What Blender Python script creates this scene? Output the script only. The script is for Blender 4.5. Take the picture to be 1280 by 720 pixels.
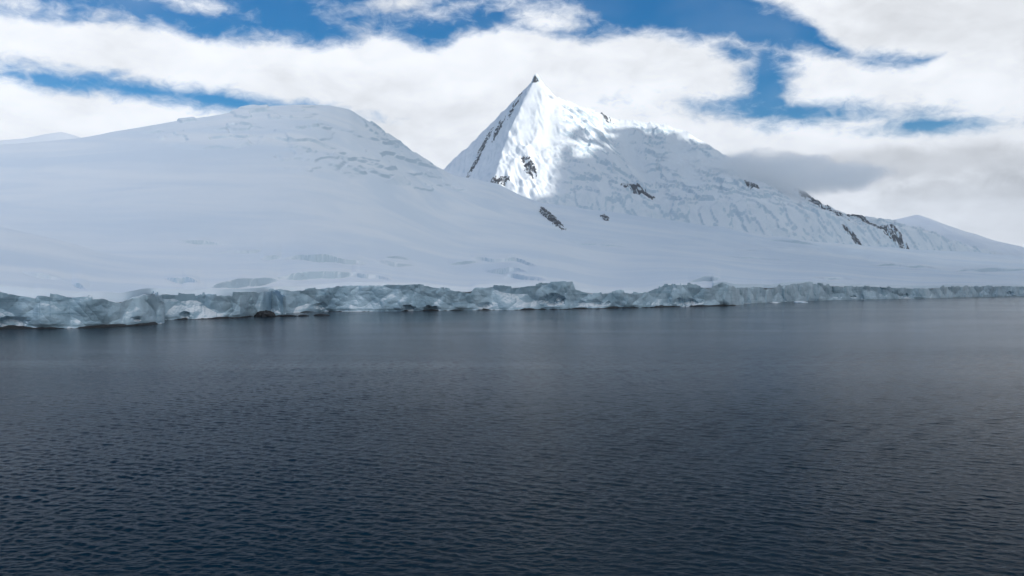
import bpy, math, random
import numpy as np

# ------------------------------------------------------------------ basics
for o in list(bpy.data.objects):
    bpy.data.objects.remove(o)
SC = bpy.context.scene
COL = SC.collection
F, CX, HY, CAMZ = 1229.0, 640.0, 356.0, 16.0      # focal length, centre and horizon of the photograph (1280 px wide)
SUN_AZ, SUN_EL = math.radians(112), math.radians(33)
SUN = np.array([math.sin(SUN_AZ) * math.cos(SUN_EL), math.cos(SUN_AZ) * math.cos(SUN_EL), math.sin(SUN_EL)])

# ------------------------------------------------------------------ camera
cam = bpy.data.cameras.new('camera')
cam.sensor_width = 36.0
cam.lens = 36.0 * F / 1280.0
cam.clip_start, cam.clip_end = 0.5, 200000
co = bpy.data.objects.new('camera', cam)
co.location = (0, 0, CAMZ)
co.rotation_euler = (math.radians(90) - math.atan((360 - HY) / F), 0, 0)
COL.objects.link(co)
SC.camera = co

SC.view_settings.view_transform = 'Standard'
SC.view_settings.look = 'None'
SC.view_settings.exposure = 0.0
SC.view_settings.gamma = 1.0
SC.view_settings.use_curve_mapping = False
SC.render.engine = 'CYCLES'
SC.cycles.use_denoising = True
SC.cycles.max_bounces = 16
SC.cycles.diffuse_bounces = 4
SC.cycles.volume_bounces = 16
SC.cycles.volume_max_steps = 256

# ------------------------------------------------------------------ node helpers
class NT:
    def __init__(self, tree):
        self.t = tree
        self.n, self.l = tree.nodes, tree.links
    def new(self, typ, **kw):
        n = self.n.new(typ)
        for k, v in kw.items():
            setattr(n, k, v)
        return n
    def put(self, sock, v):
        if isinstance(v, (int, float)):
            sock.default_value = v
        elif isinstance(v, (tuple, list)):
            sock.default_value = v
        else:
            self.l.new(v, sock)
    def math(self, op, a, b=None, c=None, clamp=False):
        n = self.new('ShaderNodeMath', operation=op, use_clamp=clamp)
        self.put(n.inputs[0], a)
        if b is not None: self.put(n.inputs[1], b)
        if c is not None: self.put(n.inputs[2], c)
        return n.outputs[0]
    def smooth(self, v, a, b, lo=0.0, hi=1.0):
        n = self.new('ShaderNodeMapRange', interpolation_type='SMOOTHSTEP')
        for i, x in enumerate((v, a, b, lo, hi)):
            self.put(n.inputs[i], x)
        return n.outputs[0]
    def vmul(self, v, s):
        n = self.new('ShaderNodeVectorMath', operation='MULTIPLY')
        self.put(n.inputs[0], v); self.put(n.inputs[1], s)
        return n.outputs[0]
    def vadd(self, v, s):
        n = self.new('ShaderNodeVectorMath', operation='ADD')
        self.put(n.inputs[0], v); self.put(n.inputs[1], s)
        return n.outputs[0]
    def noise(self, v, scale, detail=5, rough=0.55, dist=0.0):
        n = self.new('ShaderNodeTexNoise')
        self.put(n.inputs['Vector'], v)
        n.inputs['Scale'].default_value = scale
        n.inputs['Detail'].default_value = detail
        n.inputs['Roughness'].default_value = rough
        n.inputs['Distortion'].default_value = dist
        return n.outputs['Fac']
    def mix(self, f, a, b):
        n = self.new('ShaderNodeMix', data_type='RGBA')
        self.put(n.inputs[0], f); self.put(n.inputs[6], a); self.put(n.inputs[7], b)
        return n.outputs[2]
    def curve(self, v, pts):
        n = self.new('ShaderNodeFloatCurve')
        self.put(n.inputs['Value'], v)
        c = n.mapping.curves[0]
        c.points[0].location = pts[0]
        c.points[1].location = pts[-1]
        for p in pts[1:-1]:
            c.points.new(*p)
        for p in c.points:
            p.handle_type = 'AUTO_CLAMPED'
        n.mapping.update()
        return n.outputs[0]

def az_el(px, py):
    return math.atan((px - CX) / F), math.atan((HY - py) / math.hypot(F, px - CX))

SKY_STRENGTH = 0.098
TOP_FILL = 1.75  # extra brightness of the sky patch added overhead as fill for the snow
# ------------------------------------------------------------------ world: clear polar sky with broken cloud
W = bpy.data.worlds.new('World')
SC.world = W
W.use_nodes = True
T = NT(W.node_tree)
T.n.clear()
gen = T.new('ShaderNodeTexCoord').outputs['Generated']
sep = T.new('ShaderNodeSeparateXYZ'); T.l.new(gen, sep.inputs[0])
az = T.math('ARCTAN2', sep.outputs[0], sep.outputs[1])
el = T.math('ARCSINE', sep.outputs[2])
tcur = T.math('MULTIPLY_ADD', az, 1 / 1.2, 0.5)

def edge_curve(pts):
    out = []
    for px, py in pts:
        a, e = az_el(px, py)
        out.append((a / 1.2 + 0.5, e / 0.5))
    return T.math('MULTIPLY', T.curve(tcur, out), 0.5)

def ell(px, py, rx, ry, slope=0.0):
    """distance in ellipse radii from a spot of the sky"""
    a0, e0 = az_el(px, py)
    da = T.math('SUBTRACT', az, a0)
    de = T.math('SUBTRACT', el, e0)
    de = T.math('MULTIPLY_ADD', da, slope, de)
    q = T.math('MULTIPLY', da, F / rx); r = T.math('MULTIPLY', de, F / ry)
    return T.math('SQRT', T.math('ADD', T.math('MULTIPLY', q, q), T.math('MULTIPLY', r, r)))

sv = T.vmul(gen, (1.0, 1.0, 1.9))
n_big = T.noise(sv, 7.0, 3, 0.5, 0.3)
n_mid = T.noise(T.vadd(sv, (3.1, 1.7, 0.4)), 20.0, 6, 0.56, 0.35)
n_fine = T.noise(T.vadd(sv, (9.1, 4.7, 2.4)), 60.0, 5, 0.62, 0.6)

top_low = edge_curve([(-160, 20), (-40, 14), (0, 14), (60, 22), (120, 26), (180, 27), (215, 33), (270, 48), (330, 50), (400, 57), (440, 50), (480, 42),
                      (520, 54), (548, 58), (580, 42), (612, 34), (640, 32), (700, 40), (735, 46), (780, 41), (830, 44), (880, 50), (915, 46), (935, 60),
                      (960, 62), (1000, 62), (1040, 68), (1090, 81), (1135, 83), (1170, 66), (1210, 30), (1290, 4)])
bot_up = edge_curve([(820, -150), (900, -40), (940, 1), (970, 10), (1000, 24), (1022, 38), (1042, 56), (1064, 65), (1090, 66), (1120, 71), (1165, 76), (1300, 78)])
c_low = T.math('SUBTRACT', top_low, el)
c_up = T.math('SUBTRACT', el, bot_up)
absaz = T.math('ABSOLUTE', az)
back = T.math('MAXIMUM', T.math('SUBTRACT', absaz, 1.0), 0.0)
c_up = T.math('SUBTRACT', c_up, T.math('MULTIPLY', back, 0.6))
c_up = T.math('SUBTRACT', c_up, T.math('MULTIPLY', T.math('MAXIMUM', T.math('SUBTRACT', 0.20, az), 0.0), 3.0))
c_up = T.math('MINIMUM', c_up, T.math('SUBTRACT', 0.62, el))          # the upper bank ends well below the zenith
c = T.math('MAXIMUM', c_low, c_up)
c = T.math('MAXIMUM', c, T.math('MULTIPLY', c, 2.2))
def add_cloud(c, px, py, rx, ry, slope, amp):
    return T.math('MAXIMUM', c, T.math('MULTIPLY', T.math('SUBTRACT', 1.0, ell(px, py, rx, ry, slope)), amp))
def add_gap(c, px, py, rx, ry, slope, amp):
    return T.math('MINIMUM', c, T.math('MULTIPLY', T.math('SUBTRACT', ell(px, py, rx, ry, slope), 1.0), amp))
for a in ((232, 4, 40, 9, 0.1, 0.012), (505, 4, 55, 9, -0.1, 0.010), (590, 6, 70, 8, -0.2, 0.006), (684, 26, 46, 18, 0.0, 0.02), (30, 8, 90, 10, 0.05, 0.006)):
    c = add_cloud(c, *a)
for a in ((960, 100, 27, 40, 0.1, 0.022), (925, 66, 22, 8, 0.3, 0.012), (1010, 142, 85, 8, 0.1, 0.009), (1148, 157, 48, 6, 0.03, 0.010),
          (62, 101, 55, 8, 0.08, 0.014), (165, 112, 95, 9, 0.09, 0.014), (275, 125, 85, 7, 0.07, 0.013)):
    c = add_gap(c, *a)
d1 = T.math('MULTIPLY', T.math('SUBTRACT', n_mid, 0.5), 0.040)
d2 = T.math('MULTIPLY', T.math('SUBTRACT', n_fine, 0.5), 0.029)
c = T.math('ADD', c, T.math('ADD', d1, d2))
alpha = T.smooth(c, -0.012, 0.020)
dt = T.new('ShaderNodeVectorMath', operation='DOT_PRODUCT')
T.l.new(gen, dt.inputs[0]); dt.inputs[1].default_value = (0.0, -0.5, 0.866)
topd = T.math('ADD', dt.outputs['Value'], T.math('MULTIPLY', T.math('SUBTRACT', n_big, 0.5), 0.3))
alpha = T.math('MAXIMUM', alpha, T.smooth(topd, 0.66, 0.8, 0.0, 0.85))
# thin veil in the blue
veil = T.math('MULTIPLY', T.smooth(n_big, 0.45, 0.75), 0.10)
alpha = T.math('MAXIMUM', alpha, veil)

# brightness inside the cloud: denser parts a little greyer, a grey belly on the right
n_l = T.noise(T.vadd(sv, (5.5, 0.3, 1.9)), 9.0, 6, 0.55, 0.3)
n_l2 = T.noise(T.vadd(sv, (1.5, 7.3, 4.9)), 26.0, 5, 0.55, 0.5)
br = T.smooth(n_l, 0.28, 0.60, 0.93, 1.12)
br = T.math('MULTIPLY', br, T.smooth(n_l2, 0.25, 0.75, 0.95, 1.04))
def dim(br, px, py, rx, ry, slope, k):
    e = T.math('ADD', ell(px, py, rx, ry, slope), T.math('MULTIPLY', T.math('SUBTRACT', n_mid, 0.5), 1.3))
    return T.math('MULTIPLY', br, T.smooth(e, 0.3, 1.2, k, 1.0))
br = dim(br, 1160, 206, 240, 26, 0.0, 0.68)
br = dim(br, 1235, 20, 240, 55, 0.1, 0.85)
br = dim(br, 1280, 275, 190, 60, 0.1, 0.78)
br = dim(br, 1235, 235, 120, 14, 0.0, 0.86)
far_up = T.smooth(el, 0.30, 0.7, 1.0, 0.55)
br = T.math('MULTIPLY', br, far_up)
br = T.math('ADD', br, T.math('MULTIPLY', T.smooth(topd, 0.72, 0.92), TOP_FILL))      # unseen bright patch added overhead, behind the camera, to light the snow
white = T.new('ShaderNodeCombineColor')
T.put(white.inputs[0], T.math('MULTIPLY', br, 0.92)); T.put(white.inputs[1], T.math('MULTIPLY', br, 0.945)); T.put(white.inputs[2], T.math('MULTIPLY', br, 0.985))

sky = T.new('ShaderNodeTexSky', sky_type='NISHITA')
sky.sun_disc = False
sky.sun_elevation = SUN_EL
sky.sun_rotation = SUN_AZ
sky.air_density = 1.0
sky.dust_density = 0.2
sky.ozone_density = 3.5
hs = T.new('ShaderNodeHueSaturation'); hs.inputs['Saturation'].default_value = 1.65; hs.inputs['Hue'].default_value = 0.503
T.l.new(sky.outputs[0], hs.inputs['Color'])
scl = T.vmul(white.outputs[0], (1 / SKY_STRENGTH,) * 3)
mixc = T.mix(alpha, hs.outputs[0], scl)
bg = T.new('ShaderNodeBackground'); bg.inputs[1].default_value = SKY_STRENGTH
T.l.new(mixc, bg.inputs[0])
wo = T.new('ShaderNodeOutputWorld'); T.l.new(bg.outputs[0], wo.inputs[0])

# ------------------------------------------------------------------ sun
sl = bpy.data.lights.new('sun', 'SUN')
sl.energy = 4.2
sl.angle = math.radians(1.0)
sl.color = (1.0, 0.95, 0.88)
so = bpy.data.objects.new('sun', sl)
so.location = (0, 0, 3000)
from mathutils import Vector
so.rotation_euler = Vector(SUN).to_track_quat('Z', 'Y').to_euler()
COL.objects.link(so)

# ------------------------------------------------------------------ numpy noise
_r = np.random.RandomState(7)
PERM = _r.permutation(4096)
GA = _r.rand(4096) * 2 * np.pi
def perlin(x, y):
    xi = np.floor(x).astype(np.int64); yi = np.floor(y).astype(np.int64)
    xf = x - xi; yf = y - yi
    u = xf * xf * xf * (xf * (xf * 6 - 15) + 10); v = yf * yf * yf * (yf * (yf * 6 - 15) + 10)
    def g(ix, iy, dx, dy):
        a = GA[PERM[(PERM[ix & 4095] + iy) & 4095]]
        return np.cos(a) * dx + np.sin(a) * dy
    a = g(xi, yi, xf, yf); b = g(xi + 1, yi, xf - 1, yf)
    c_ = g(xi, yi + 1, xf, yf - 1); d = g(xi + 1, yi + 1, xf - 1, yf - 1)
    return 1.45 * ((a + u * (b - a)) * (1 - v) + (c_ + u * (d - c_)) * v)
def fbm(x, y, octv=5, gain=0.5, ridged=False):
    s = 0; a = 1.0; t = 0
    for i in range(octv):
        n = perlin(x * 2 ** i + 17.3 * i, y * 2 ** i + 5.1 * i)
        s = s + a * ((1 - 2 * np.abs(n)) if ridged else n)
        t += a; a *= gain
    return s / t
def h2(ix, iy, k=0):
    return PERM[(PERM[(ix + 31 * k) & 4095] + iy) & 4095] / 4096.0
def cells(x, y):
    """nearest-cell fracture: (cell random a, cell random b, offset to the cell point)"""
    xi = np.floor(x).astype(np.int64); yi = np.floor(y).astype(np.int64)
    best = np.full(x.shape, 9e9); ra = np.zeros_like(x); rb = np.zeros_like(x); ox = np.zeros_like(x); oy = np.zeros_like(x)
    sec = np.full(x.shape, 9e9)
    for i in (-1, 0, 1):
        for j in (-1, 0, 1):
            cx = xi + i; cy = yi + j
            px = cx + h2(cx, cy, 1); py = cy + h2(cx, cy, 2)
            d = (px - x) ** 2 + (py - y) ** 2
            m = d < best
            sec = np.where(m, best, np.minimum(sec, d))
            best = np.where(m, d, best); ra = np.where(m, h2(cx, cy, 3), ra); rb = np.where(m, h2(cx, cy, 4), rb)
            ox = np.where(m, x - px, ox); oy = np.where(m, y - py, oy)
    return ra, rb, ox, oy, np.sqrt(sec) - np.sqrt(best)
def facets(x, y, tilt, k, amp):
    """fracture facets: the foremost of many tilted planes, so that faces meet in creases"""
    xi = np.floor(x).astype(np.int64); yi = np.floor(y).astype(np.int64)
    best = np.full(x.shape, -9e9)
    for i in (-2, -1, 0, 1, 2):
        for j in (-2, -1, 0, 1, 2):
            cx = xi + i; cy = yi + j
            ox = x - cx - h2(cx, cy, 1); oy = y - cy - h2(cx, cy, 2)
            v = amp * h2(cx, cy, 3) + tilt * ((h2(cx, cy, 4) - 0.5) * ox + (h2(cx, cy, 5) - 0.5) * oy) - k * (ox * ox + oy * oy)
            best = np.maximum(best, v)
    return best
def sstep(x, a, b):
    t = np.clip((x - a) / (b - a), 0, 1)
    return t * t * (3 - 2 * t)

# ------------------------------------------------------------------ mesh helpers
def mesh_obj(name, verts, faces, mat, smooth=True):
    me = bpy.data.meshes.new(name)
    verts = np.asarray(verts, dtype=np.float32).reshape(-1, 3)
    faces = np.asarray(faces, dtype=np.int32)
    k = faces.shape[1]
    me.vertices.add(len(verts)); me.vertices.foreach_set('co', verts.ravel())
    me.loops.add(faces.size); me.loops.foreach_set('vertex_index', faces.ravel())
    me.polygons.add(len(faces))
    me.polygons.foreach_set('loop_start', np.arange(0, faces.size, k, dtype=np.int32))
    me.update(calc_edges=True)
    me.validate()
    me.polygons.foreach_set('use_smooth', np.full(len(me.polygons), smooth))
    me.materials.append(mat)
    ob = bpy.data.objects.new(name, me)
    COL.objects.link(ob)
    return ob
def grid_faces(nr, nc):
    i = np.arange(nr - 1)[:, None] * nc + np.arange(nc - 1)[None, :]
    i = i.ravel()
    return np.stack([i, i + 1, i + nc + 1, i + nc], 1)
def tag(o, label=None, cat=None, group=None, kind=None):
    if label: o['label'] = label
    if cat: o['category'] = cat
    if group: o['group'] = group
    if kind: o['kind'] = kind
    return o
def px_of(x, y, z):
    return CX + F * x / y, HY - F * (z - CAMZ) / y

# ------------------------------------------------------------------ materials
def mat_new(name):
    m = bpy.data.materials.new(name); m.use_nodes = True
    t = NT(m.node_tree); t.n.clear()
    out = t.new('ShaderNodeOutputMaterial')
    b = t.new('ShaderNodeBsdfPrincipled')
    t.l.new(b.outputs[0], out.inputs[0])
    return m, t, b, out
def make_snow(name, ice=(0.40, 0.56, 0.64, 1), lo=0.55, hi=0.85, bump=0.25, bscale=0.6, band=False, stretch=(1.0, 1.0, 1.0)):
    m, t, b, out = mat_new(name)
    geo = t.new('ShaderNodeNewGeometry')
    pos = geo.outputs['Position']
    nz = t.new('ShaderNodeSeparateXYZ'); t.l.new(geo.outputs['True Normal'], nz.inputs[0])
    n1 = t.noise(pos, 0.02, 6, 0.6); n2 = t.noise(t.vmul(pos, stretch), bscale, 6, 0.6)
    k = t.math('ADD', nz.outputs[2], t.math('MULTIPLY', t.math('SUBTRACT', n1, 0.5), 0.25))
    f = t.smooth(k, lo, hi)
    snow = t.mix(n1, (0.79, 0.835, 0.875, 1), (0.83, 0.865, 0.90, 1))
    if band:                                            # bluer, slightly darker tone in long bands
        nb = t.noise(t.vmul(pos, (0.0022, 0.0045, 0.014)), 1.0, 6, 0.6, 0.6)
        snow = t.mix(t.smooth(nb, 0.35, 0.65), snow, (0.70, 0.775, 0.85, 1))
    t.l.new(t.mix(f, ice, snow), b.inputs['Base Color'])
    b.inputs['Roughness'].default_value = 0.75
    b.inputs['Specular IOR Level'].default_value = 0.2
    bp = t.new('ShaderNodeBump'); bp.inputs['Strength'].default_value = bump; bp.inputs['Distance'].default_value = 1.0
    t.l.new(n2, bp.inputs['Height']); t.l.new(bp.outputs[0], b.inputs['Normal'])
    return m
M_SNOW = make_snow('snow', band=True, ice=(0.52, 0.63, 0.71, 1), lo=0.25, hi=0.85, bump=0.35, bscale=0.10)
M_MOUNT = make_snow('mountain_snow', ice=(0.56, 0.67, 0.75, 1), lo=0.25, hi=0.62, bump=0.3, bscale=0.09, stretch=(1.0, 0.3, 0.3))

def make_ice():
    m, t, b, out = mat_new('glacier_ice')
    geo = t.new('ShaderNodeNewGeometry'); pos = geo.outputs['Position']
    nz = t.new('ShaderNodeSeparateXYZ'); t.l.new(geo.outputs['True Normal'], nz.inputs[0])
    n1 = t.noise(pos, 0.06, 5, 0.6, 0.4)
    strat = t.noise(t.vmul(pos, (0.03, 0.03, 0.8)), 1.0, 5, 0.6, 0.8)
    n2 = t.noise(pos, 0.9, 6, 0.65)
    ice = t.mix(t.smooth(n1, 0.35, 0.65), (0.26, 0.39, 0.48, 1), (0.42, 0.56, 0.65, 1))
    ice = t.mix(t.math('MULTIPLY', t.smooth(strat, 0.5, 0.68), 0.5), ice, (0.15, 0.28, 0.37, 1))
    snow_n = t.math('ADD', nz.outputs[2], t.math('MULTIPLY', t.math('SUBTRACT', n2, 0.5), 0.35))
    ice = t.mix(t.smooth(snow_n, 0.46, 0.95), ice, (0.78, 0.82, 0.86, 1))
    t.l.new(ice, b.inputs['Base Color'])
    b.inputs['Roughness'].default_value = 0.45
    bp = t.new('ShaderNodeBump'); bp.inputs['Strength'].default_value = 0.35; bp.inputs['Distance'].default_value = 0.6
    t.l.new(n2, bp.inputs['Height']); t.l.new(bp.outputs[0], b.inputs['Normal'])
    return m
M_ICE = make_ice()

def make_rock(name, a, c2, snowy=True):
    m, t, b, out = mat_new(name)
    geo = t.new('ShaderNodeNewGeometry'); pos = geo.outputs['Position']
    n1 = t.noise(pos, 0.15, 6, 0.65)
    col = t.mix(n1, a, c2)
    if snowy:
        n2 = t.noise(pos, 0.05, 6, 0.65, 0.8)
        col = t.mix(t.smooth(n2, 0.52, 0.60), col, (0.72, 0.76, 0.80, 1))
    t.l.new(col, b.inputs['Base Color'])
    b.inputs['Roughness'].default_value = 0.85
    bp = t.new('ShaderNodeBump'); bp.inputs['Strength'].default_value = 0.7; bp.inputs['Distance'].default_value = 2.0
    t.l.new(n1, bp.inputs['Height']); t.l.new(bp.outputs[0], b.inputs['Normal'])
    return m
M_ROCK = make_rock('outcrop_rock', (0.022, 0.024, 0.028, 1), (0.075, 0.076, 0.08, 1))
M_LEDGE = make_rock('shore_rock', (0.005, 0.006, 0.007, 1), (0.014, 0.014, 0.015, 1), False)

# ------------------------------------------------------------------ terrain functions
def lin(px, pts):
    a = np.array(pts, float)
    return np.interp(px, a[:, 0], a[:, 1])
def smooth1(v, n):
    k = np.hanning(2 * n + 1); k /= k.sum()
    return np.convolve(np.pad(v, n, mode='edge'), k, mode='valid')

SHORE = [(-900, 440), (-300, 418), (-80, 412), (0, 411), (50, 411), (100, 410), (150, 408), (185, 406), (197, 404), (203, 400), (240, 398.8), (300, 397),
         (340, 394), (352, 391), (400, 389.5), (440, 389), (500, 389), (560, 388), (620, 387.3), (700, 386.5), (760, 385.3), (820, 384), (880, 382.8),
         (912, 382), (940, 379), (960, 378), (1000, 376.3), (1040, 375), (1100, 373.8), (1160, 372.8), (1220, 371), (1280, 370.2), (1360, 369), (1600, 367.5), (2200, 366)]
TOP = [(-900, 362), (-80, 362), (0, 362), (20, 365), (44, 368.5), (47, 365), (70, 369), (90, 373), (112, 371), (130, 370), (150, 376), (160, 372), (180, 366),
       (215, 367), (240, 369), (262, 366), (300, 367), (320, 366), (335, 363), (352, 361), (364, 363), (380, 362), (420, 357.5), (450, 356), (475, 357), (500, 357), (528, 356),
       (560, 361), (588, 366), (593, 359), (620, 356.5), (640, 358), (670, 355), (700, 352.5), (716, 352), (719, 362), (740, 368), (760, 366), (775, 363), (803, 368),
       (830, 355), (860, 354.5), (885, 360), (905, 353), (920, 360), (950, 358.5), (964, 362), (972, 357), (1000, 353.5), (1012, 353), (1050, 358), (1080, 357.5),
       (1150, 360.5), (1174, 361), (1178, 357.5), (1230, 357.5), (1280, 358), (1360, 358.5), (2200, 359)]
SKYL = [(-900, 240), (-300, 200), (-120, 184), (0, 180), (60, 176), (100, 171.5), (150, 162), (200, 155), (250, 147), (300, 138), (340, 131.5), (380, 129), (415, 131), (438, 136),
        (455, 147), (470, 157), (490, 172), (510, 185), (530, 199), (550, 211), (565, 219), (590, 224), (620, 229), (650, 243), (680, 252), (720, 258), (800, 270), (900, 285), (1000, 300), (1100, 309),
        (1200, 315), (1300, 322), (1400, 328), (2200, 340)]
DIST = [(-900, 1300), (0, 1750), (380, 1950), (500, 2250), (565, 2650), (700, 2800), (1000, 3000), (1280, 3600), (2200, 4200)]
HILL = [(-900, 250), (-120, 268), (0, 280), (80, 298), (150, 319), (230, 341), (300, 358), (360, 372), (2200, 380)]

PXS = np.linspace(-640, 1900, 3201)
_shore_y = lin(PXS, SHORE)
DEP = CAMZ * F / (_shore_y - HY)                         # depth of the waterline
ZTOP = np.clip(CAMZ + (HY - lin(PXS, TOP)) / F * (DEP + 3), 3, 40)
SETB = 9.0

def snowfield():
    cols = np.concatenate([np.linspace(-640, -62, 60), np.linspace(-60, 1340, 1300), np.linspace(1343, 1900, 60)])
    ws = np.concatenate([np.linspace(0, 0.12, 130), np.linspace(0.12, 1.0, 560)[1:]])
    tail = np.linspace(0, 1, 40)[1:]
    dm = np.maximum.reduce([np.interp(PXS + d, PXS, DEP) for d in (-24, -16, -8, 0, 8, 16, 24)])
    dep = np.interp(cols, PXS, smooth1(dm, 26)) + SETB
    ztop = np.interp(cols, PXS, smooth1(ZTOP, 9))
    D = smooth1(lin(np.linspace(-900, 2200, 3101), DIST), 60); D = np.interp(cols, np.linspace(-900, 2200, 3101), D)
    sk = lin(np.linspace(-900, 2200, 6201), SKYL); sk = smooth1(sk, 14); sk = np.interp(cols, np.linspace(-900, 2200, 6201), sk)
    e0 = (ztop - CAMZ) / dep
    xg = np.linspace(-640, 1900, 2541)
    e0s = np.interp(cols, xg, smooth1(np.interp(xg, cols, e0), 70)) + 0.0015
    e1 = (HY - sk) / F
    w = ws[:, None]
    g = w ** 0.85
    deps = np.interp(cols, xg, smooth1(np.interp(xg, cols, dep), 170))
    Y = deps[None] + (D - deps)[None] * g
    Yb = Y
    k = np.exp(-(w / 0.035))
    e1s = np.interp(cols, xg, smooth1(np.interp(xg, cols, e1), 110))
    e1w = e1s[None] + (e1 - e1s)[None] * w ** 5
    E = (e0[None] * k + e0s[None] * (1 - k)) + (e1w - e0s[None]) * w
    P = np.broadcast_to(cols[None], Y.shape)
    Z = CAMZ + E * Y
    # nearer swell on the left
    hl = smooth1(lin(np.linspace(-900, 2200, 3101), HILL), 30); hl = np.interp(cols, np.linspace(-900, 2200, 3101), hl)
    eh = ((HY - hl) / F)[None]
    D2 = 820.0
    t2 = np.clip((Y - deps[None]) / (D2 - deps[None]), 0, 4)
    zf = CAMZ + Y * (e0s[None] + (eh - e0s[None]) * np.clip(t2, 0, 1) ** 0.9)
    zb = CAMZ + D2 * eh - 0.11 * (Y - D2)
    zh = np.where(t2 < 1, zf, zb)
    s = 4.0
    mx = np.maximum(Z, zh)
    Z = mx + s * np.log(np.exp((Z - mx) / s) + np.exp((zh - mx) / s)) - s * 0.3
    # image coordinates of every vertex, to place the breaks in the slope
    Y = Y + (dep - deps)[None] * np.exp(-((w / 0.05) ** 2))
    X = (P - CX) / F * Y
    V = HY - F * (Z - CAMZ) / Y
    # soft undulation
    amp = sstep(w, 0.0, 0.15)
    Z = Z + amp * (Y * 0.0042) * fbm(X / 300, Y / 460, 4)
    Z = Z + amp * 0.9 * fbm(X / 45 + 3, Y / 70, 3)
    # small breaks and crevasse lips: (x0, y0, x1, y1, height in px)
    lips = [(28, 341, 80, 351, 2.0), (90, 356, 112, 364, 2.5), (213, 303, 292, 306.5, 1.4), (268, 318, 328, 313, 1.4), (205, 348, 250, 357, 3.0), (228, 360, 262, 366, 4.0),
            (256, 360, 350, 352, 4.5), (326, 325.5, 352, 323, 1.8), (350, 324, 460, 333, 3.2), (342, 348.5, 450, 345, 3.4), (440, 345, 490, 350, 2.6), (470, 330, 520, 335, 2.0),
            (480, 328, 512, 326, 1.2), (588, 322, 672, 331, 2.2), (604, 337, 660, 343, 2.4), (630, 346, 684, 350, 3.0), (560, 330, 600, 326, 1.4),
            (860, 352, 900, 349, 2.0), (1190, 338, 1300, 337, 1.8), (960, 302, 1028, 307, 1.5), (900, 320, 990, 326, 1.0), (1080, 330, 1180, 335, 1.2), (1010, 345, 1080, 349, 1.0), (700, 300, 790, 309, 1.0)]
    for (x0, y0, x1, y1, hp) in lips:
        xm, half = (x0 + x1) / 2, (x1 - x0) / 2
        tt = (P - xm) / half
        lens = np.clip(1 - tt * tt, 0, 1) ** 0.8
        line = y0 + (y1 - y0) * (P - x0) / (x1 - x0) + 2.2 * perlin(P / 30 + x0, P * 0 + y0)
        a = 2.0 * hp * Y / F * sstep(w, 0.004, 0.022) * np.clip(0.85 + 0.6 * perlin(P / 38 + x0, P * 0 + y0), 0.15, 1.4)
        q = line - V                        # >0 above the line in the picture = farther up the slope
        Z = Z + a * lens * sstep(q, 0.0, 0.22) * np.exp(-np.clip(q, 0, None) / (hp * 2.5 + 5))
        Z = Z - 0.45 * a * lens * sstep(q, -hp * 1.5 - 1.5, 0.0) * (q < 0.05)
    # broken serac bands below the crest of the dome
    def band(xc, yc, rx, ry, slope, amp_px, fx, fy, ox, lo, hi):
        dx = (P - xc); dy = V - yc - slope * dx
        m = sstep(1.15 - np.sqrt((dx / rx) ** 2 + (dy / ry) ** 2), 0.0, 0.35)
        n = fbm((P + dy * 0.8) / (fx * 1.4) + ox, (V - slope * P) / (fy * 1.25), 4, 0.42) + 0.12 * perlin(P / (fx * .35), V / (fy * .5) + ox)
        return m * 1.0 * amp_px * Y / F * (sstep(n, lo, hi + 0.02))
    Z = Z + band(262, 168, 78, 20, 0.05, 3.2, 42, 11, 3.0, 0.02, 0.10)
    Z = Z + band(335, 160, 80, 30, 0.10, 3.0, 38, 13, 9.0, 0.03, 0.10)
    Z = Z + band(440, 192, 105, 27, 0.22, 3.6, 40, 12, 14.0, 0.0, 0.09)
    Z = Z + band(395, 205, 60, 16, 0.12, 2.2, 32, 9, 21.0, 0.0, 0.1)
    Z = Z + band(545, 232, 40, 14, 0.25, 1.8, 26, 9, 31.0, 0.0, 0.1)
    Z = Z + band(360, 142, 110, 10, 0.0, 2.0, 55, 8, 41.0, 0.0, 0.12)
    Z = Z + band(480, 168, 30, 9, 0.65, 2.8, 30, 6, 47.0, 0.0, 0.12)
    Z = Z + band(1010, 305, 190, 22, 0.05, 1.0, 60, 7, 51.0, 0.05, 0.16)
    # the front row drops below the cliff tops
    Z[0] -= 3.5
    # behind the crest
    Zt, Yt, Xt = [Z], [Y], [X]
    last = Z[-1]; lastY = Y[-1]
    plate = sstep(cols, 540, 640)
    for q in tail:
        dd = 1600 * q ** 1.5
        yy = lastY + dd
        zz = np.maximum(last - (1 - plate) * (0.10 * dd + 0.22 * np.maximum(dd - 60, 0)) - plate * (0.02 * dd), -3)
        Yt.append(yy[None]); Zt.append(zz[None]); Xt.append(((cols - CX) / F * yy)[None])
    Y = np.vstack(Yt); Z = np.vstack(Zt); X = np.vstack(Xt)
    v = np.stack([X, Y, Z], -1)
    return v, grid_faces(*X.shape)

v, f = snowfield()
SNOW_V = v
tag(mesh_obj('snow_slope', v, f, M_SNOW), 'smooth white snow slope rising from the ice cliffs to a rounded dome', kind='structure')

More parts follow.
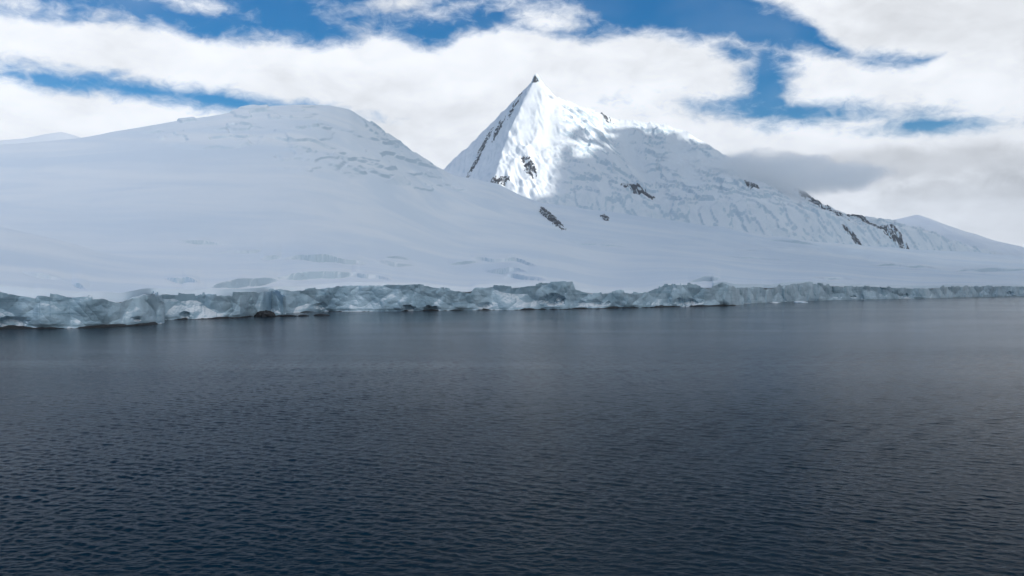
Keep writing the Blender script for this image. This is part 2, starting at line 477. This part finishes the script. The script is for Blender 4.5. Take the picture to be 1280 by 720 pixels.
# ------------------------------------------------------------------ the peak
def P3(px, py, y):
    return np.array([(px - CX) / F * y, y, CAMZ + (HY - py) / F * y])
def dens(pts, step=11):
    pts = [P3(*p) for p in pts]; out = []
    for a, b in zip(pts[:-1], pts[1:]):
        n = max(1, int(np.linalg.norm(b - a) / step))
        out += [a + (b - a) * i / n for i in range(n)]
    out = np.array(out + [pts[-1]])
    k = np.arange(len(out))
    amp = np.clip(k / 3.0, 0, 1) * np.clip((len(out) - 1 - k) / 3.0, 0, 1)
    out[:, 2] += amp * 10.0 * fbm(k * step / 38.0 + out[0, 0], k * 0.0 + out[0, 1], 4, 0.6)
    return out
RIDGES = [
    (dens([(670, 97.5, 3400), (640, 127, 3405), (600, 172, 3412), (562, 215, 3420), (540, 240, 3425)]), 1.0, 900),
    # points (px, py, depth), front slope, relaxation length
    (dens([(670, 97.5, 3400), (674, 110, 3378), (660, 127, 3340), (649, 142, 3310), (631, 161, 3258), (620, 182, 3205), (603, 203, 3150), (588, 218, 3110), (570, 238, 3060)]), 1.22, 900),
    (dens([(670, 97.5, 3400), (674, 103, 3402), (683, 111, 3415), (694, 121, 3440), (708, 125, 3455), (722, 131, 3470), (748, 140, 3490), (770, 149, 3500)]), 1.05, 700),
    (dens([(770, 149, 3500), (800, 151, 3500), (830, 156, 3480), (855, 163, 3450), (875, 175, 3420), (895, 188, 3400), (930, 206, 3400), (970, 226, 3400), (1000, 238, 3380),
           (1015, 247, 3370), (1028, 258, 3360), (1040, 266, 3350)]), 0.78, 620),
    (dens([(1040, 266, 3350), (1070, 270, 3400), (1100, 273, 3450), (1128, 280, 3480), (1150, 290, 3500), (1200, 305, 3560), (1300, 325, 3600)]), 0.42, 600),
    # spurs towards the camera
    (dens([(697, 122, 3440), (694, 150, 3390), (691, 185, 3310), (690, 215, 3220), (684, 245, 3120)]), 1.15, 500),
    (dens([(668, 140, 3360), (660, 175, 3290), (655, 205, 3220), (656, 235, 3150)]), 1.25, 420),
    (dens([(775, 149, 3500), (778, 180, 3420), (783, 215, 3320), (795, 242, 3220), (800, 262, 3120)]), 0.9, 420),
    (dens([(855, 163, 3450), (845, 195, 3380), (850, 230, 3270), (868, 262, 3130)]), 0.85, 420),
    (dens([(930, 206, 3400), (925, 240, 3320), (938, 268, 3200)]), 0.8, 420),
    (dens([(1000, 238, 3380), (990, 262, 3300), (1000, 285, 3200)]), 0.7, 420),
]
DX = np.linspace(-900, 2200, 3101); DS = smooth1(lin(DX, DIST), 60)
def mountain_h(X, Y, detail=True):
    sh = X.shape
    x = X.ravel().astype(float); y = Y.ravel().astype(float)
    wx = x + 16 * fbm(x / 110, y / 110, 3); wy = y + 16 * fbm(x / 110 + 40, y / 110 + 9, 3)
    near = np.full(x.shape, 1e9); H = np.full(x.shape, -1e9)
    for pts, s, L in RIDGES:
        best = np.full(x.shape, -1e9)
        for q in pts:
            d0 = np.hypot(x - q[0], y - q[1])
            b = np.clip(d0 / 60, 0, 1)
            d = d0 * (1 - b) + np.hypot(wx - q[0], wy - q[1]) * b
            best = np.maximum(best, q[2] - (s - 0.22) * L * (1 - np.exp(-d / L)) - 0.27 * d)
            near = np.minimum(near, d0)
        H = np.maximum(H, best)
    if detail:
        a = np.clip(near / 50, 0.12, 1)
        lf = sstep(x, 20, 240)
        H = H + a * ((8.5 + 0.5 * lf - 4.5 * sstep(x, 350, 700)) * fbm(x / 75, y / 120, 5, 0.48, True) - 2)
        # fall-line flutes and blocky hanging ice
        H = H + a * (1 - lf) * 11 * fbm((x + 0.25 * y) / 30 + 3, y / 150, 5, 0.55, True)
        H = H + a * (2.0 - 1.5 * lf) * fbm(x / 22 + 5, y / 90, 3)
        n = fbm(x / 95 + 60, y / 70 + 20, 4)
        lowm = sstep(x, 60, 220)
        H = H + a * lowm * 9 * sstep(n, 0.02, 0.08)
        n = fbm(x / 60 + 90, y / 45 + 20, 4)
        H = H + a * lowm * 6.5 * sstep(n, 0.04, 0.10)
        H = H + 0.9 * fbm(x / 10, y / 55, 3)
    # the steep left flank is one plane between the front edge and the skyline
    A0, A1, A2 = P3(670, 97.5, 3400), P3(617, 184, 3205), P3(560, 213, 3430)
    n = np.cross(A1 - A0, A2 - A0); n = n / n[2]
    pl = A0[2] - n[0] * (x - A0[0]) - n[1] * (y - A0[1]) + 9 * fbm(x / 38, y / 110, 5, 0.55, True) - 3
    H = np.where(x < 120, np.minimum(H, pl), H)
    H = H + 16 * np.exp(-((((x - 83) / 13) ** 2 + ((y - 3398) / 14) ** 2)) ** 2) + 9 * np.exp(-((((x - 101) / 11) ** 2 + ((y - 3400) / 14) ** 2)) ** 2)      # blunt summit horn
    # the foot dips under the snow slope
    U = CX + F * x / y
    H = H - 0.9 * np.maximum(0, np.interp(U, DX, DS) + 60 - y)
    return H.reshape(sh)
gx = np.arange(-470, 2000, 3.2); gy = np.arange(2560, 3860, 3.2)
GX, GY = np.meshgrid(gx, gy)
GZ = mountain_h(GX, GY)
MV = np.stack([GX, GY, GZ], -1)
tag(mesh_obj('mountain', MV, grid_faces(*GX.shape), M_MOUNT), 'pointed snow covered peak with a long ridge falling to the right', kind='structure')

# far ridges
def far_ridge(name, sky, depth, back, label, x0, x1, front=1.4):
    cols = np.linspace(x0, x1, 420); rows = np.linspace(-1, 1, 160)
    sk = smooth1(lin(np.linspace(x0 - 50, x1 + 50, 2000), sky), 12); sk = np.interp(cols, np.linspace(x0 - 50, x1 + 50, 2000), sk)
    C, R = np.meshgrid(cols, rows)
    Y = depth + R * back
    X = (C - CX) / F * depth
    zt = CAMZ + (HY - sk) / F * depth
    prof = np.where(R < 0, 1 - np.abs(R) ** 1.1, 1 - np.abs(R) ** 1.3)
    Z = zt[None] * prof + np.clip(np.abs(R) * 4, 0.1, 1) * (16 * fbm(X / 210, Y / 260, 5, 0.5, True) - 6) - 25 * (np.abs(R) > 0.98)
    return tag(mesh_obj(name, np.stack([X, Y, Z], -1), grid_faces(*X.shape), M_MOUNT), label, kind='structure')
far_ridge('far_hill', [(980, 300), (1060, 285), (1110, 276), (1135, 271), (1146, 268), (1156, 271), (1180, 281), (1210, 291), (1240, 301), (1270, 311), (1300, 317), (1360, 322), (1500, 335)], 5200, 1300,
          'pale distant snow ridge sloping down to the right edge', 960, 1560)
far_ridge('far_hill', [(-400, 200), (-100, 186), (0, 175.5), (30, 173), (60, 167), (77, 164.5), (90, 168), (104, 173), (140, 180), (220, 190)], 2700, 520,
          'low snow hill showing behind the left end of the dome', -380, 230)

# ------------------------------------------------------------------ rock outcrops on the snow
MU = CX + F * GX / GY; MVV = HY - F * (GZ - CAMZ) / GY
def visible_rows():
    vis = np.zeros(MU.shape, bool)
    px = np.arange(-200, 1800)
    top = np.interp(px, [p[0] for p in SKYL], [p[1] for p in SKYL])       # the slope hides what is lower than its crest
    for i in range(MU.shape[0]):
        b = np.clip((MU[i] + 200).astype(int), 0, len(px) - 1)
        vis[i] = MVV[i] < top[b] + 0.3
        np.minimum.at(top, b, MVV[i])
    return vis
MVIS = visible_rows()
def rock_patch(px, py, rx, ry, tilt, label, seed, surf='mountain', thr=0.0, lift=5.0):
    """ragged rock standing out of the snow round the surface point seen at (px, py)"""
    if surf == 'mountain':
        U = MU; Vv = MVV; G = MV
    else:
        U = CX + F * SNOW_V[..., 0] / SNOW_V[..., 1]; Vv = HY - F * (SNOW_V[..., 2] - CAMZ) / SNOW_V[..., 1]; G = SNOW_V
    d = (U - px) ** 2 + (Vv - py) ** 2
    if surf == 'mountain':
        d = d + ~MVIS * 1e6
    k = np.unravel_index(np.argmin(d), d.shape)
    c0 = G[k]
    mpp = c0[1] / F
    n = 90
    s, t = np.meshgrid(np.linspace(-1, 1, n), np.linspace(-1, 1, n))
    ca, sa = math.cos(tilt), math.sin(tilt)
    wx, wy = rx * 1.9, ry * 1.7
    if surf == 'mountain':
        yy = c0[1] + np.array([-9.0, 9.0]); hh = mountain_h(np.full(2, c0[0]), yy)
        slope = (hh[1] - hh[0]) / 18
    else:
        rr_ = 2 * max(wx, wy) * mpp
        nb = (np.abs(G[..., 0] - c0[0]) < rr_) & (np.abs(G[..., 1] - c0[1]) < 2 * rr_)
        A = np.stack([G[nb][:, 0] - c0[0], G[nb][:, 1] - c0[1], np.ones(nb.sum())], 1)
        co_ = np.linalg.lstsq(A, G[nb][:, 2], rcond=None)[0]
        slope = co_[1]
    ks = max(0.5 if surf == 'mountain' else 0.22, slope - (c0[2] - CAMZ) / c0[1])
    LX = c0[0] + (ca * s * wx - sa * t * wy) * mpp
    LY = c0[1] + (sa * s * wx + ca * t * wy) * mpp / ks
    if surf == 'mountain':
        base = mountain_h(LX, LY)
    else:
        base = co_[0] * (LX - c0[0]) + co_[1] * (LY - c0[1]) + co_[2]
    q = np.sqrt(s * s + t * t)
    nn = fbm(s * wx / 5.5 + seed * 3.7, t * wy / 5.5 + seed, 5, 0.6, True)
    off = lift * (0.22 - 0.95 * q * q + 3.0 * (nn - 0.36) - thr)
    off = np.where(q > 0.93, -4.0, np.clip(off, -4, lift * 1.6))
    Z = base + off
    keep = np.stack([LX, LY, Z], -1)
    o = mesh_obj('rock_outcrop', keep, grid_faces(n, n), M_ROCK, smooth=False)
    return tag(o, label, 'rock outcrop', 'dark rock outcrops on the snow mountain')
rock_patch(797, 238, 13, 5, 0.15, 'dark flat rock outcrop alone in the middle of the shaded right face', 1)
rock_patch(661, 210, 4, 12, 0.4, 'narrow dark rock rib low on the bright sunlit face', 2, thr=0.1)
rock_patch(690, 274, 4.2, 19, 0.38, 'slanting black rock streak below the sunlit face where the slope begins', 3, 'snow', thr=0.55, lift=3.5)
rock_patch(756, 272, 3, 5, -0.6, 'small faint rock spot right of the slanting black streak', 4, 'snow', thr=0.1, lift=3.0)
rock_patch(1010, 246, 26, 4, -0.62, 'dark broken rocks along the ridge crest beside the grey cloud', 5, thr=0.15)
rock_patch(1066, 297, 8, 4, -0.1, 'compact dark rock below the long streaky outcrop at right', 6, lift=4.0)
rock_patch(1103, 285, 36, 4, -0.22, 'long streaky dark outcrop on the rounded right shoulder', 7, thr=0.15, lift=4.0)
rock_patch(599, 194, 3.2, 18, -0.65, 'longest dark rock band low in the blue shaded left flank of the peak', 8, thr=0.3)
rock_patch(669, 98, 2.2, 2.2, 0.0, 'small dark rock cap on the very tip of the peak', 9, thr=-0.2, lift=2.0)
rock_patch(938, 232, 6, 4, -0.3, 'small rock patch on the ridge under the grey cloud', 10, thr=0.15)
rock_patch(624, 226, 8, 3, -0.15, 'short rock edge where the sunlit face meets the snow slope', 11, thr=0.1)
rock_patch(644, 131, 2.5, 9, -0.7, 'upper thin dark rock on the blue shaded left flank under the tip', 18, thr=0.4)
rock_patch(623, 160, 3, 8, -0.65, 'middle small dark rock on the blue shaded left flank of the peak', 25, thr=0.35)
rock_patch(752, 139, 10, 2.5, -0.3, 'thin grey rocks on the bright crest between the peak and the right shoulder', 41, thr=0.35, lift=3.0)

# ------------------------------------------------------------------ ice cliffs at the water
FOOT = []
def cliff(shore, label, n, caves=(), back_right=0.0):
    px0, px1 = shore[0][0], shore[-1][0]
    cols = np.concatenate([np.linspace(px0, px1 - 9, n), np.linspace(px1 - 9, px1, 260)[1:]])
    dep = CAMZ * F / (lin(cols, shore) - HY) + 5.0
    ztop = np.interp(cols, PXS, ZTOP)
    X0 = (cols - CX) / F * dep
    if back_right:                                       # the end turns inland behind the next cliff
        ztop = ztop * (1 - 0.25 * np.exp(-(px1 - cols) / 5.0))
        q = np.linspace(0, 1, 60)[1:]
        X0 = np.concatenate([X0, X0[-1] - 30 * q ** 1.5]); dep = np.concatenate([dep, dep[-1] + back_right * q])
        cols = np.concatenate([cols, np.full(59, px1)]); ztop = np.concatenate([ztop, np.full(59, ztop[-1])])
    S = np.concatenate([[0], np.cumsum(np.hypot(np.diff(X0), np.diff(dep)))]) + px0 * 0.9
    ra = cells(S / 11.0 + 0.8 * perlin(S / 6, S * 0), S * 0 + 3.5)[0]
    ra = smooth1(ra, 2)
    ztop = ztop + 2.2 * (ra - 0.6) + 0.5 * fbm(S / 3.5, S * 0 + 3.3, 3)
    nv = 110
    tz = np.linspace(0, 1, nv)[:, None]
    Zb = -1.5 + (ztop[None] + 1.5) * tz
    SS = np.broadcast_to(S[None], Zb.shape)
    wob = 5.0 * fbm(SS / 22, Zb / 14, 3)
    # big leaning blocks and two sets of smaller fractures
    off = facets((SS + 0.6 * Zb + wob) / 22, (Zb + wob * 0.4) / 15, 12.0, 6.0, 6.5)
    off += facets((SS - 0.35 * Zb + wob) / 8.0 + 50, (Zb - wob * .4) / 11.0 + 9, 5.0, 2.2, 2.4)
    off += facets((SS + 0.3 * Zb + wob) / 3.4 + 20, (Zb - wob * .4) / 3.6 + 70, 1.2, 0.6, 0.6)
    off -= 2.0
    # scalloped bays between buttresses, fallen snow banked at the foot
    off += 7.0 * np.abs(perlin(SS / 38, SS * 0 + 1.7)) + 1.1 * fbm(SS / 9, Zb / 6, 4, 0.5)
    bank = np.clip(0.55 + 1.1 * perlin(SS / 26 + 4, SS * 0 + 6.1), 0, 1.3)
    hz = np.clip(0.45 + 0.6 * perlin(SS / 17 + 9, SS * 0 + 2.2), 0.12, 0.8)
    off += bank * 6.0 * np.clip(1 - tz / hz, 0, 1)
    off -= 0.16 * np.clip(Zb, 0, None)
    off = np.clip(off, -1.5, 20)
    for (cx, cy, rx, ry, dp) in caves:
        d = np.interp(cx, PXS, DEP)
        zc = CAMZ + (HY - cy) / F * d
        q = np.sqrt(((cols[None] - cx) / rx) ** 2 + ((Zb - zc) / (ry * d / F)) ** 2) + 0.9 * fbm(SS / 7 + cx, Zb / 5, 4)
        off -= 0.6 * (dp + 4) * sstep(1.1 - q, 0.0, 0.8)
    notch = np.exp(-((Zb - 0.3) / 0.9) ** 2) * (0.9 + 0.9 * perlin(SS / 17, SS * 0 + 8))
    off -= np.clip(notch, 0, 2)
    tl = np.hypot(X0, dep)
    fm = slice(0, len(cols) - (59 if back_right else 0))
    FOOT.append((cols[fm], (dep - off[6:26].max(0))[fm]))
    Y = dep[None] - off * (dep / tl)[None]; X = X0[None] - off * (X0 / tl)[None]
    cap = np.array([1.0, 2.5, 5, 9, 16, 30, 60, 90])[:, None]      # the top runs back under the snow
    Yc = Y[-1][None] + cap; Xc = X[-1][None] * Yc / Y[-1][None]
    Zc = np.broadcast_to(ztop[None], Yc.shape) + 0.25 * fbm(Xc / 6, Yc / 6, 2) - np.clip(cap - 9, 0, 1) * 0.6 - np.clip(cap - 16, 0, None) * 0.06
    V = np.stack([np.vstack([X, Xc]), np.vstack([Y, Yc]), np.vstack([Zb, Zc])], -1)
    o = mesh_obj('ice_cliff', V, grid_faces(V.shape[0], V.shape[1]), M_ICE, smooth=False)
    return tag(o, label, 'ice cliff', 'ice cliffs along the shore')
def shore_part(a, b, first, last):
    return [(a, first)] + [p for p in SHORE if a + 4 < p[0] < b - 4] + [(b, last)]
cliff(shore_part(-120, 201, 412.5, 404.6), 'nearest and tallest looking ice cliff at the left edge above the dark ledge', 1200, [(12, 403, 24, 7, 3), (172, 399, 10, 4, 2)], 60)
cliff(shore_part(190, 354, 400.5, 395.2), 'short blue ice cliff between the left end cliff and the long middle cliff', 700, [(232, 394, 9, 4, 2)], 90)
cliff(shore_part(336, 930, 391.5, 380.4), 'long ragged blue ice cliff in the middle with dark caves at the water', 2600,
      [(690, 375, 17, 8, 7), (858, 378, 18, 5, 4), (512, 385, 10, 4, 4), (540, 386, 12, 4, 4), (606, 382, 9, 4, 3), (740, 379, 20, 4, 2), (400, 383, 10, 5, 2)], 60)
cliff(shore_part(918, 1400, 380.2, 368.6), 'low pale ice cliff in the distance at the right', 1600, [(1130, 370, 7, 3, 4), (1262, 367, 6, 2.5, 4), (1068, 371, 5, 2, 3)])

# dark wave-washed ledges at the foot of the cliffs
def ledge(px0, px1, label, hmax, seed, n=900, out=0.0, cut=0.0):
    cols = np.linspace(px0, px1, n)
    fc, fd = min(FOOT, key=lambda q: abs(q[0][0] - px0) + abs(q[0][-1] - px1) if (q[0][0] < px0 + 30 and q[0][-1] > px1 - 30) else 1e9)
    dep = smooth1(np.minimum.reduce([np.interp(cols + d, fc, fd) for d in (-3, -1.5, 0, 1.5, 3)]), 4) + 1.0
    X0 = (cols - CX) / F * dep
    end = np.clip(np.minimum(cols - px0, px1 - cols) / 6, 0, 1)
    hh = hmax * np.clip(0.75 + 0.9 * fbm(X0 / 11 + seed, X0 * 0 + seed, 4) - cut, 0.0, 1.5) * end - 0.25
    a = np.linspace(0, 1, 16)[:, None]
    prof = np.sin(np.clip(a * 1.25, 0, 1) * math.pi / 2)
    Z = -1.0 + (hh[None] + 1.0) * prof
    o_ = out + 3.0 + 1.6 * fbm(X0 / 8 + seed, X0 * 0, 3)[None] - a * 9 + 0.7 * fbm(X0[None] / 2.5 + a * 0, a * 6 + X0[None] * .3, 3)
    Y = dep[None] - o_; X = X0[None] * Y / dep[None]
    Z = Z + 0.15 * fbm(X / 1.5, Y / 1.5, 3)
    o = mesh_obj('rock_ledge', np.stack([X, Y, Z], -1), grid_faces(16, n), M_LEDGE, smooth=False)
    return tag(o, label, 'rock ledge', 'dark rock ledges at the waterline')
ledge(-120, 199, 'black wet rock ledge at the waterline under the left end ice cliff', 1.5, 2.0)
ledge(204, 352, 'thin black ledge under the short second ice cliff', 1.1, 7.0)
ledge(372, 640, 'broken thin black ledge under the left half of the long ice cliff', 1.5, 12.0, cut=0.25)
ledge(640, 922, 'continuous black ledge under the right half of the long ice cliff', 1.5, 19.0)

# ------------------------------------------------------------------ loose rocks and ice at the shore
def chunk(name, px, py, rx, hz, ryy, mat, seed, label, cat, group=None):
    d = CAMZ * F / (py - HY)
    n, m = 28, 18
    a = np.linspace(0, 2 * math.pi, n, endpoint=False)[None]; b = np.linspace(-0.6, math.pi / 2, m)[:, None]
    rr = 1 + 0.45 * fbm(np.cos(a) * 1.3 + seed + b * 0, np.sin(a) * 1.3 + b * 1.1 + seed, 4)
    mpp = d / F
    x = np.cos(a) * np.cos(b) * rr * rx * mpp; y = np.sin(a) * np.cos(b) * rr * ryy; z = np.sin(b) * rr * hz
    V = np.stack([x, y, z], -1).reshape(-1, 3)
    fs = []
    for i in range(m - 1):
        for j in range(n):
            fs.append((i * n + j, i * n + (j + 1) % n, (i + 1) * n + (j + 1) % n, (i + 1) * n + j))
    o = mesh_obj(name, V, fs, mat, smooth=False)
    o.location = ((px - CX) / F * d, d, 0)
    return tag(o, label, cat, group)
chunk('shore_rock', 331, 395.5, 13, 2.7, 6, M_LEDGE, 3, 'largest dark shore rock at the foot of the second ice cliff', 'rock', 'loose dark rocks in the water')
chunk('shore_rock', 357, 395.5, 15, 0.8, 4, M_LEDGE, 8, 'low black rock just right of the largest shore rock', 'rock', 'loose dark rocks in the water')
chunk('shore_rock', 379, 395, 7, 0.7, 3, M_LEDGE, 5, 'small black rock between two others off the shore', 'rock', 'loose dark rocks in the water')
chunk('shore_rock', 402, 394.5, 10, 0.9, 4, M_LEDGE, 11, 'outermost black rock breaking the water off the shore', 'rock', 'loose dark rocks in the water')
chunk('ice_block', 349, 394.5, 9, 2.6, 4, M_ICE, 14, 'white ice block lying beside the largest shore rock', 'ice block')
chunk('ice_floe', 1001, 378.6, 8, 1.6, 8, M_ICE, 17, 'small ice floe floating before the distant right ice cliff', 'ice floe')
chunk('ice_floe', 968, 378.6, 7, 0.9, 8, M_ICE, 23, 'low pale ice floe left of the other small floe', 'ice floe')

# ------------------------------------------------------------------ water
def water():
    rng = np.random.RandomState(5)
    th = np.concatenate([np.radians(np.linspace(-180, -36, 40)), np.radians(np.linspace(-34, 34, 900)), np.radians(np.linspace(36, 180, 40))])
    r = np.concatenate([np.linspace(0.5, 36, 24), 38 * np.exp(np.linspace(0, math.log(330 / 38.), 1000)), 330 * np.exp(np.linspace(0, math.log(9000 / 330.), 160))[1:]])
    TH, R = np.meshgrid(th, r)
    X = np.sin(TH) * R; Y = np.cos(TH) * R
    Z = np.zeros_like(X)
    dr = np.gradient(r)[:, None]
    fade = sstep(R, 30, 45) * (np.abs(TH) < math.radians(34.5))
    cross = R * math.radians(68 / 900)
    wind = math.radians(248)
    gust = 0.75 + 0.55 * fbm(X / 90, Y / 90, 3)
    for i in range(90):
        L = 0.20 * (2.2 / 0.20) ** (rng.rand() ** 1.15)
        a = wind + rng.normal() * 0.85
        k = 2 * math.pi / L
        kx, ky = math.cos(a) * k, math.sin(a) * k
        ph = rng.rand() * 6.28
        vis = sstep(L / (np.maximum(dr, cross) * 2.2), 1.0, 2.2)
        A = 0.0046 * L ** 0.78
        s_ = np.sin(kx * X + ky * Y + ph + 1.2 * perlin(X / (L * 6) + i, Y / (L * 6)))
        Z += A * vis * (1 - 1.0 * np.abs(s_) ** 1.1 if i % 3 == 0 else s_)
    Z = Z * fade * gust
    V = np.stack([X, Y, Z], -1)
    return V, grid_faces(*X.shape)
def make_water():
    m, t, b, out = mat_new('sea_water')
    geo = t.new('ShaderNodeNewGeometry'); pos = geo.outputs['Position']
    b.inputs['Base Color'].default_value = (0.001, 0.014, 0.027, 1)
    b.inputs['IOR'].default_value = 1.05
    patch = t.noise(t.vmul(pos, (0.004, 0.012, 1)), 1.0, 5, 0.55, 0.5)
    b.inputs['Roughness'].default_value = 0.09
    w1 = t.noise(t.vmul(pos, (0.55, 0.95, 1)), 1.0, 5, 0.6, 0.3)
    w2 = t.noise(t.vmul(pos, (2.2, 3.2, 1)), 1.0, 4, 0.6, 0.4)
    h = t.math('ADD', t.math('MULTIPLY', w1, 0.75), t.math('MULTIPLY', w2, 0.25))
    bp = t.new('ShaderNodeBump'); bp.inputs['Distance'].default_value = 0.5
    t.put(bp.inputs['Strength'], t.smooth(patch, 0.30, 0.62, 0.10, 0.34))
    t.l.new(h, bp.inputs['Height']); t.l.new(bp.outputs[0], b.inputs['Normal'])
    return m
V, f = water()
tag(mesh_obj('water', V, f, make_water()), 'dark rippled blue grey sea water', kind='structure')

# ------------------------------------------------------------------ cloud deck that shades all but the peak
def ridge_cloud():
    m = bpy.data.materials.new('cloud_vapour'); m.use_nodes = True
    t = NT(m.node_tree); t.n.clear()
    out = t.new('ShaderNodeOutputMaterial')
    pv = t.new('ShaderNodeVolumePrincipled')
    pv.inputs['Color'].default_value = (0.99, 0.99, 0.99, 1)
    tc = t.new('ShaderNodeTexCoord').outputs['Object']
    ln = t.new('ShaderNodeVectorMath', operation='LENGTH'); t.l.new(t.vmul(tc, (1 / 450., 1 / 120., 1 / 90.)), ln.inputs[0])
    pos = t.new('ShaderNodeNewGeometry').outputs['Position']
    n = t.noise(t.vmul(pos, (0.006, 0.006, 0.012)), 1.0, 5, 0.6, 0.4)
    q = t.math('ADD', t.math('SUBTRACT', 1.0, ln.outputs['Value']), t.math('MULTIPLY', t.math('SUBTRACT', n, 0.5), 1.5))
    t.put(pv.inputs['Density'], t.smooth(q, 0.0, 0.85, 0.0, 0.045))
    pv.inputs['Anisotropy'].default_value = 0.3
    t.l.new(pv.outputs[0], out.inputs['Volume'])
    c0 = P3(965, 218, 3280)
    n, k = 48, 24
    a = np.linspace(0, 2 * math.pi, n, endpoint=False)[None]; b = np.linspace(-math.pi / 2, math.pi / 2, k)[:, None]
    V = np.stack([np.cos(a) * np.cos(b) * 455, np.sin(a) * np.cos(b) * 122, np.sin(b) * 93 + a * 0], -1).reshape(-1, 3)
    fs = [(i * n + j, i * n + (j + 1) % n, (i + 1) * n + (j + 1) % n, (i + 1) * n + j) for i in range(k - 1) for j in range(n)]
    o = mesh_obj('cloud', V, fs, m)
    o.location = c0
    tag(o, 'grey wisp of cloud clinging to the ridge right of the peak', 'cloud')
ridge_cloud()
def cloud_material(name, col, tr):
    m = bpy.data.materials.new(name); m.use_nodes = True
    t = NT(m.node_tree); t.n.clear()
    out = t.new('ShaderNodeOutputMaterial')
    d = t.new('ShaderNodeBsdfDiffuse'); d.inputs[0].default_value = col
    q = t.new('ShaderNodeBsdfTranslucent'); q.inputs[0].default_value = col
    mx = t.new('ShaderNodeMixShader'); mx.inputs[0].default_value = tr
    t.l.new(d.outputs[0], mx.inputs[1]); t.l.new(q.outputs[0], mx.inputs[2]); t.l.new(mx.outputs[0], out.inputs[0])
    return m
def in_poly(x, y, poly):
    ins = np.zeros(x.shape, bool); n = len(poly)
    for i in range(n):
        x0, y0 = poly[i]; x1, y1 = poly[(i + 1) % n]
        c_ = (y0 > y) != (y1 > y)
        xi = (x1 - x0) * (y - y0) / (y1 - y0 + 1e-12) + x0
        ins ^= c_ & (x < xi)
    return ins
def cloud_deck():
    H = 1350.0
    U = CX + F * GX / GY; Vv = HY - F * (GZ - CAMZ) / GY
    lit = [(540, 240), (560, 200), (600, 140), (650, 84), (680, 84), (745, 128), (800, 143), (862, 152), (895, 176), (880, 180), (850, 168), (800, 158), (765, 158), (740, 160),
           (715, 158), (702, 180), (692, 210), (686, 243), (664, 247), (640, 241), (615, 230)]
    m = in_poly(U, Vv, lit) & (GY < 3560)
    mott = in_poly(U, Vv, [(700, 158), (770, 160), (770, 185), (735, 195), (700, 200)]) & (fbm(GX / 40, GY / 40, 3) > 0.10)
    m |= mott & (GY < 3520)
    # only surface the camera can see
    P = MV[m][::7]
    Q = P + SUN[None] * ((H - P[:, 2]) / SUN[2])[:, None]
    cs = 22.0
    x = np.arange(-420, 5100, cs); y = np.arange(-1100, 4900, cs)
    CXg, CYg = np.meshgrid((x[:-1] + x[1:]) / 2, (y[:-1] + y[1:]) / 2)
    def nearest(XX, YY):
        d = np.full(XX.shape, 1e9)
        box = (XX > Q[:, 0].min() - 500) & (XX < Q[:, 0].max() + 500) & (YY > Q[:, 1].min() - 500) & (YY < Q[:, 1].max() + 500)
        dx = XX[box]; dy = YY[box]; best = np.full(dx.shape, 1e9)
        for q in Q[:: max(1, len(Q) // 1500)]:
            best = np.minimum(best, (dx - q[0]) ** 2 + (dy - q[1]) ** 2)
        d[box] = np.sqrt(best)
        return np.minimum(d, 500)
    NX, NY = np.meshgrid(x, y)
    dn = nearest(NX, NY)
    keep = nearest(CXg, CYg) + 8 * fbm(CXg / 60, CYg / 60, 3) > 18
    keep &= (CYg < 4300) | (CXg > 2600)
    ed_c = np.minimum.reduce([CXg - x[0], x[-1] - CXg, CYg - y[0], y[-1] - CYg])
    keep &= ed_c + 420 * fbm(CXg / 420, CYg / 420, 5, 0.6) > 190
    edge = np.minimum.reduce([NX - x[0], x[-1] - NX, NY - y[0], y[-1] - NY])
    th = np.clip(np.minimum(dn, edge) * 0.35, 2, 110)
    zt = H + th * (0.8 + 0.5 * fbm(NX / 300, NY / 300, 4))
    zb = H - th * 0.5 * (0.8 + 1.5 * fbm(NX / 420 + 8, NY / 420, 5, 0.55))
    zb = np.minimum(zb, zt - 1)
    nr, nc = NX.shape
    V = np.concatenate([np.stack([NX, NY, zb], -1).reshape(-1, 3), np.stack([NX, NY, zt], -1).reshape(-1, 3)])
    base = grid_faces(nr, nc)
    kk = keep.ravel()
    bot = base[kk][:, ::-1]; top = base[kk] + nr * nc
    fs = [bot, top]
    K = np.pad(keep, 1)
    idx = np.arange(nr * nc).reshape(nr, nc); N = nr * nc
    r_, c_ = np.nonzero(keep)
    for dr_, dc_, (a, b) in ((-1, 0, ((0, 0), (0, 1))), (1, 0, ((1, 1), (1, 0))), (0, -1, ((1, 0), (0, 0))), (0, 1, ((0, 1), (1, 1)))):
        e = ~K[r_ + 1 + dr_, c_ + 1 + dc_]
        i0 = idx[r_[e] + a[0], c_[e] + a[1]]; i1 = idx[r_[e] + b[0], c_[e] + b[1]]
        fs.append(np.stack([i0, i1, i1 + N, i0 + N], 1))
    o = mesh_obj('cloud_deck', V, np.concatenate(fs), cloud_material('cloud_deck', (0.83, 0.875, 0.91, 1), 0.5))
    tag(o, 'grey cloud layer overhead that shades the slopes', kind='stuff')
cloud_deck()

def haze_box():
    m = bpy.data.materials.new('haze_air'); m.use_nodes = True
    t = NT(m.node_tree); t.n.clear()
    out = t.new('ShaderNodeOutputMaterial'); pv = t.new('ShaderNodeVolumePrincipled')
    pv.inputs['Color'].default_value = (0.85, 0.92, 1.0, 1); pv.inputs['Density'].default_value = 0.00005
    t.l.new(pv.outputs[0], out.inputs['Volume'])
    a, z0, z1 = 9500.0, -8.0, 790.0
    V = [(x, y, z) for z in (z0, z1) for x, y in ((-a, -a), (a, -a), (a, a), (-a, a))]
    fs = [(3, 2, 1, 0), (4, 5, 6, 7), (0, 1, 5, 4), (1, 2, 6, 5), (2, 3, 7, 6), (3, 0, 4, 7)]
    tag(mesh_obj('haze', V, fs, m, smooth=False), 'thin pale haze over the water and slopes', kind='stuff')
haze_box()
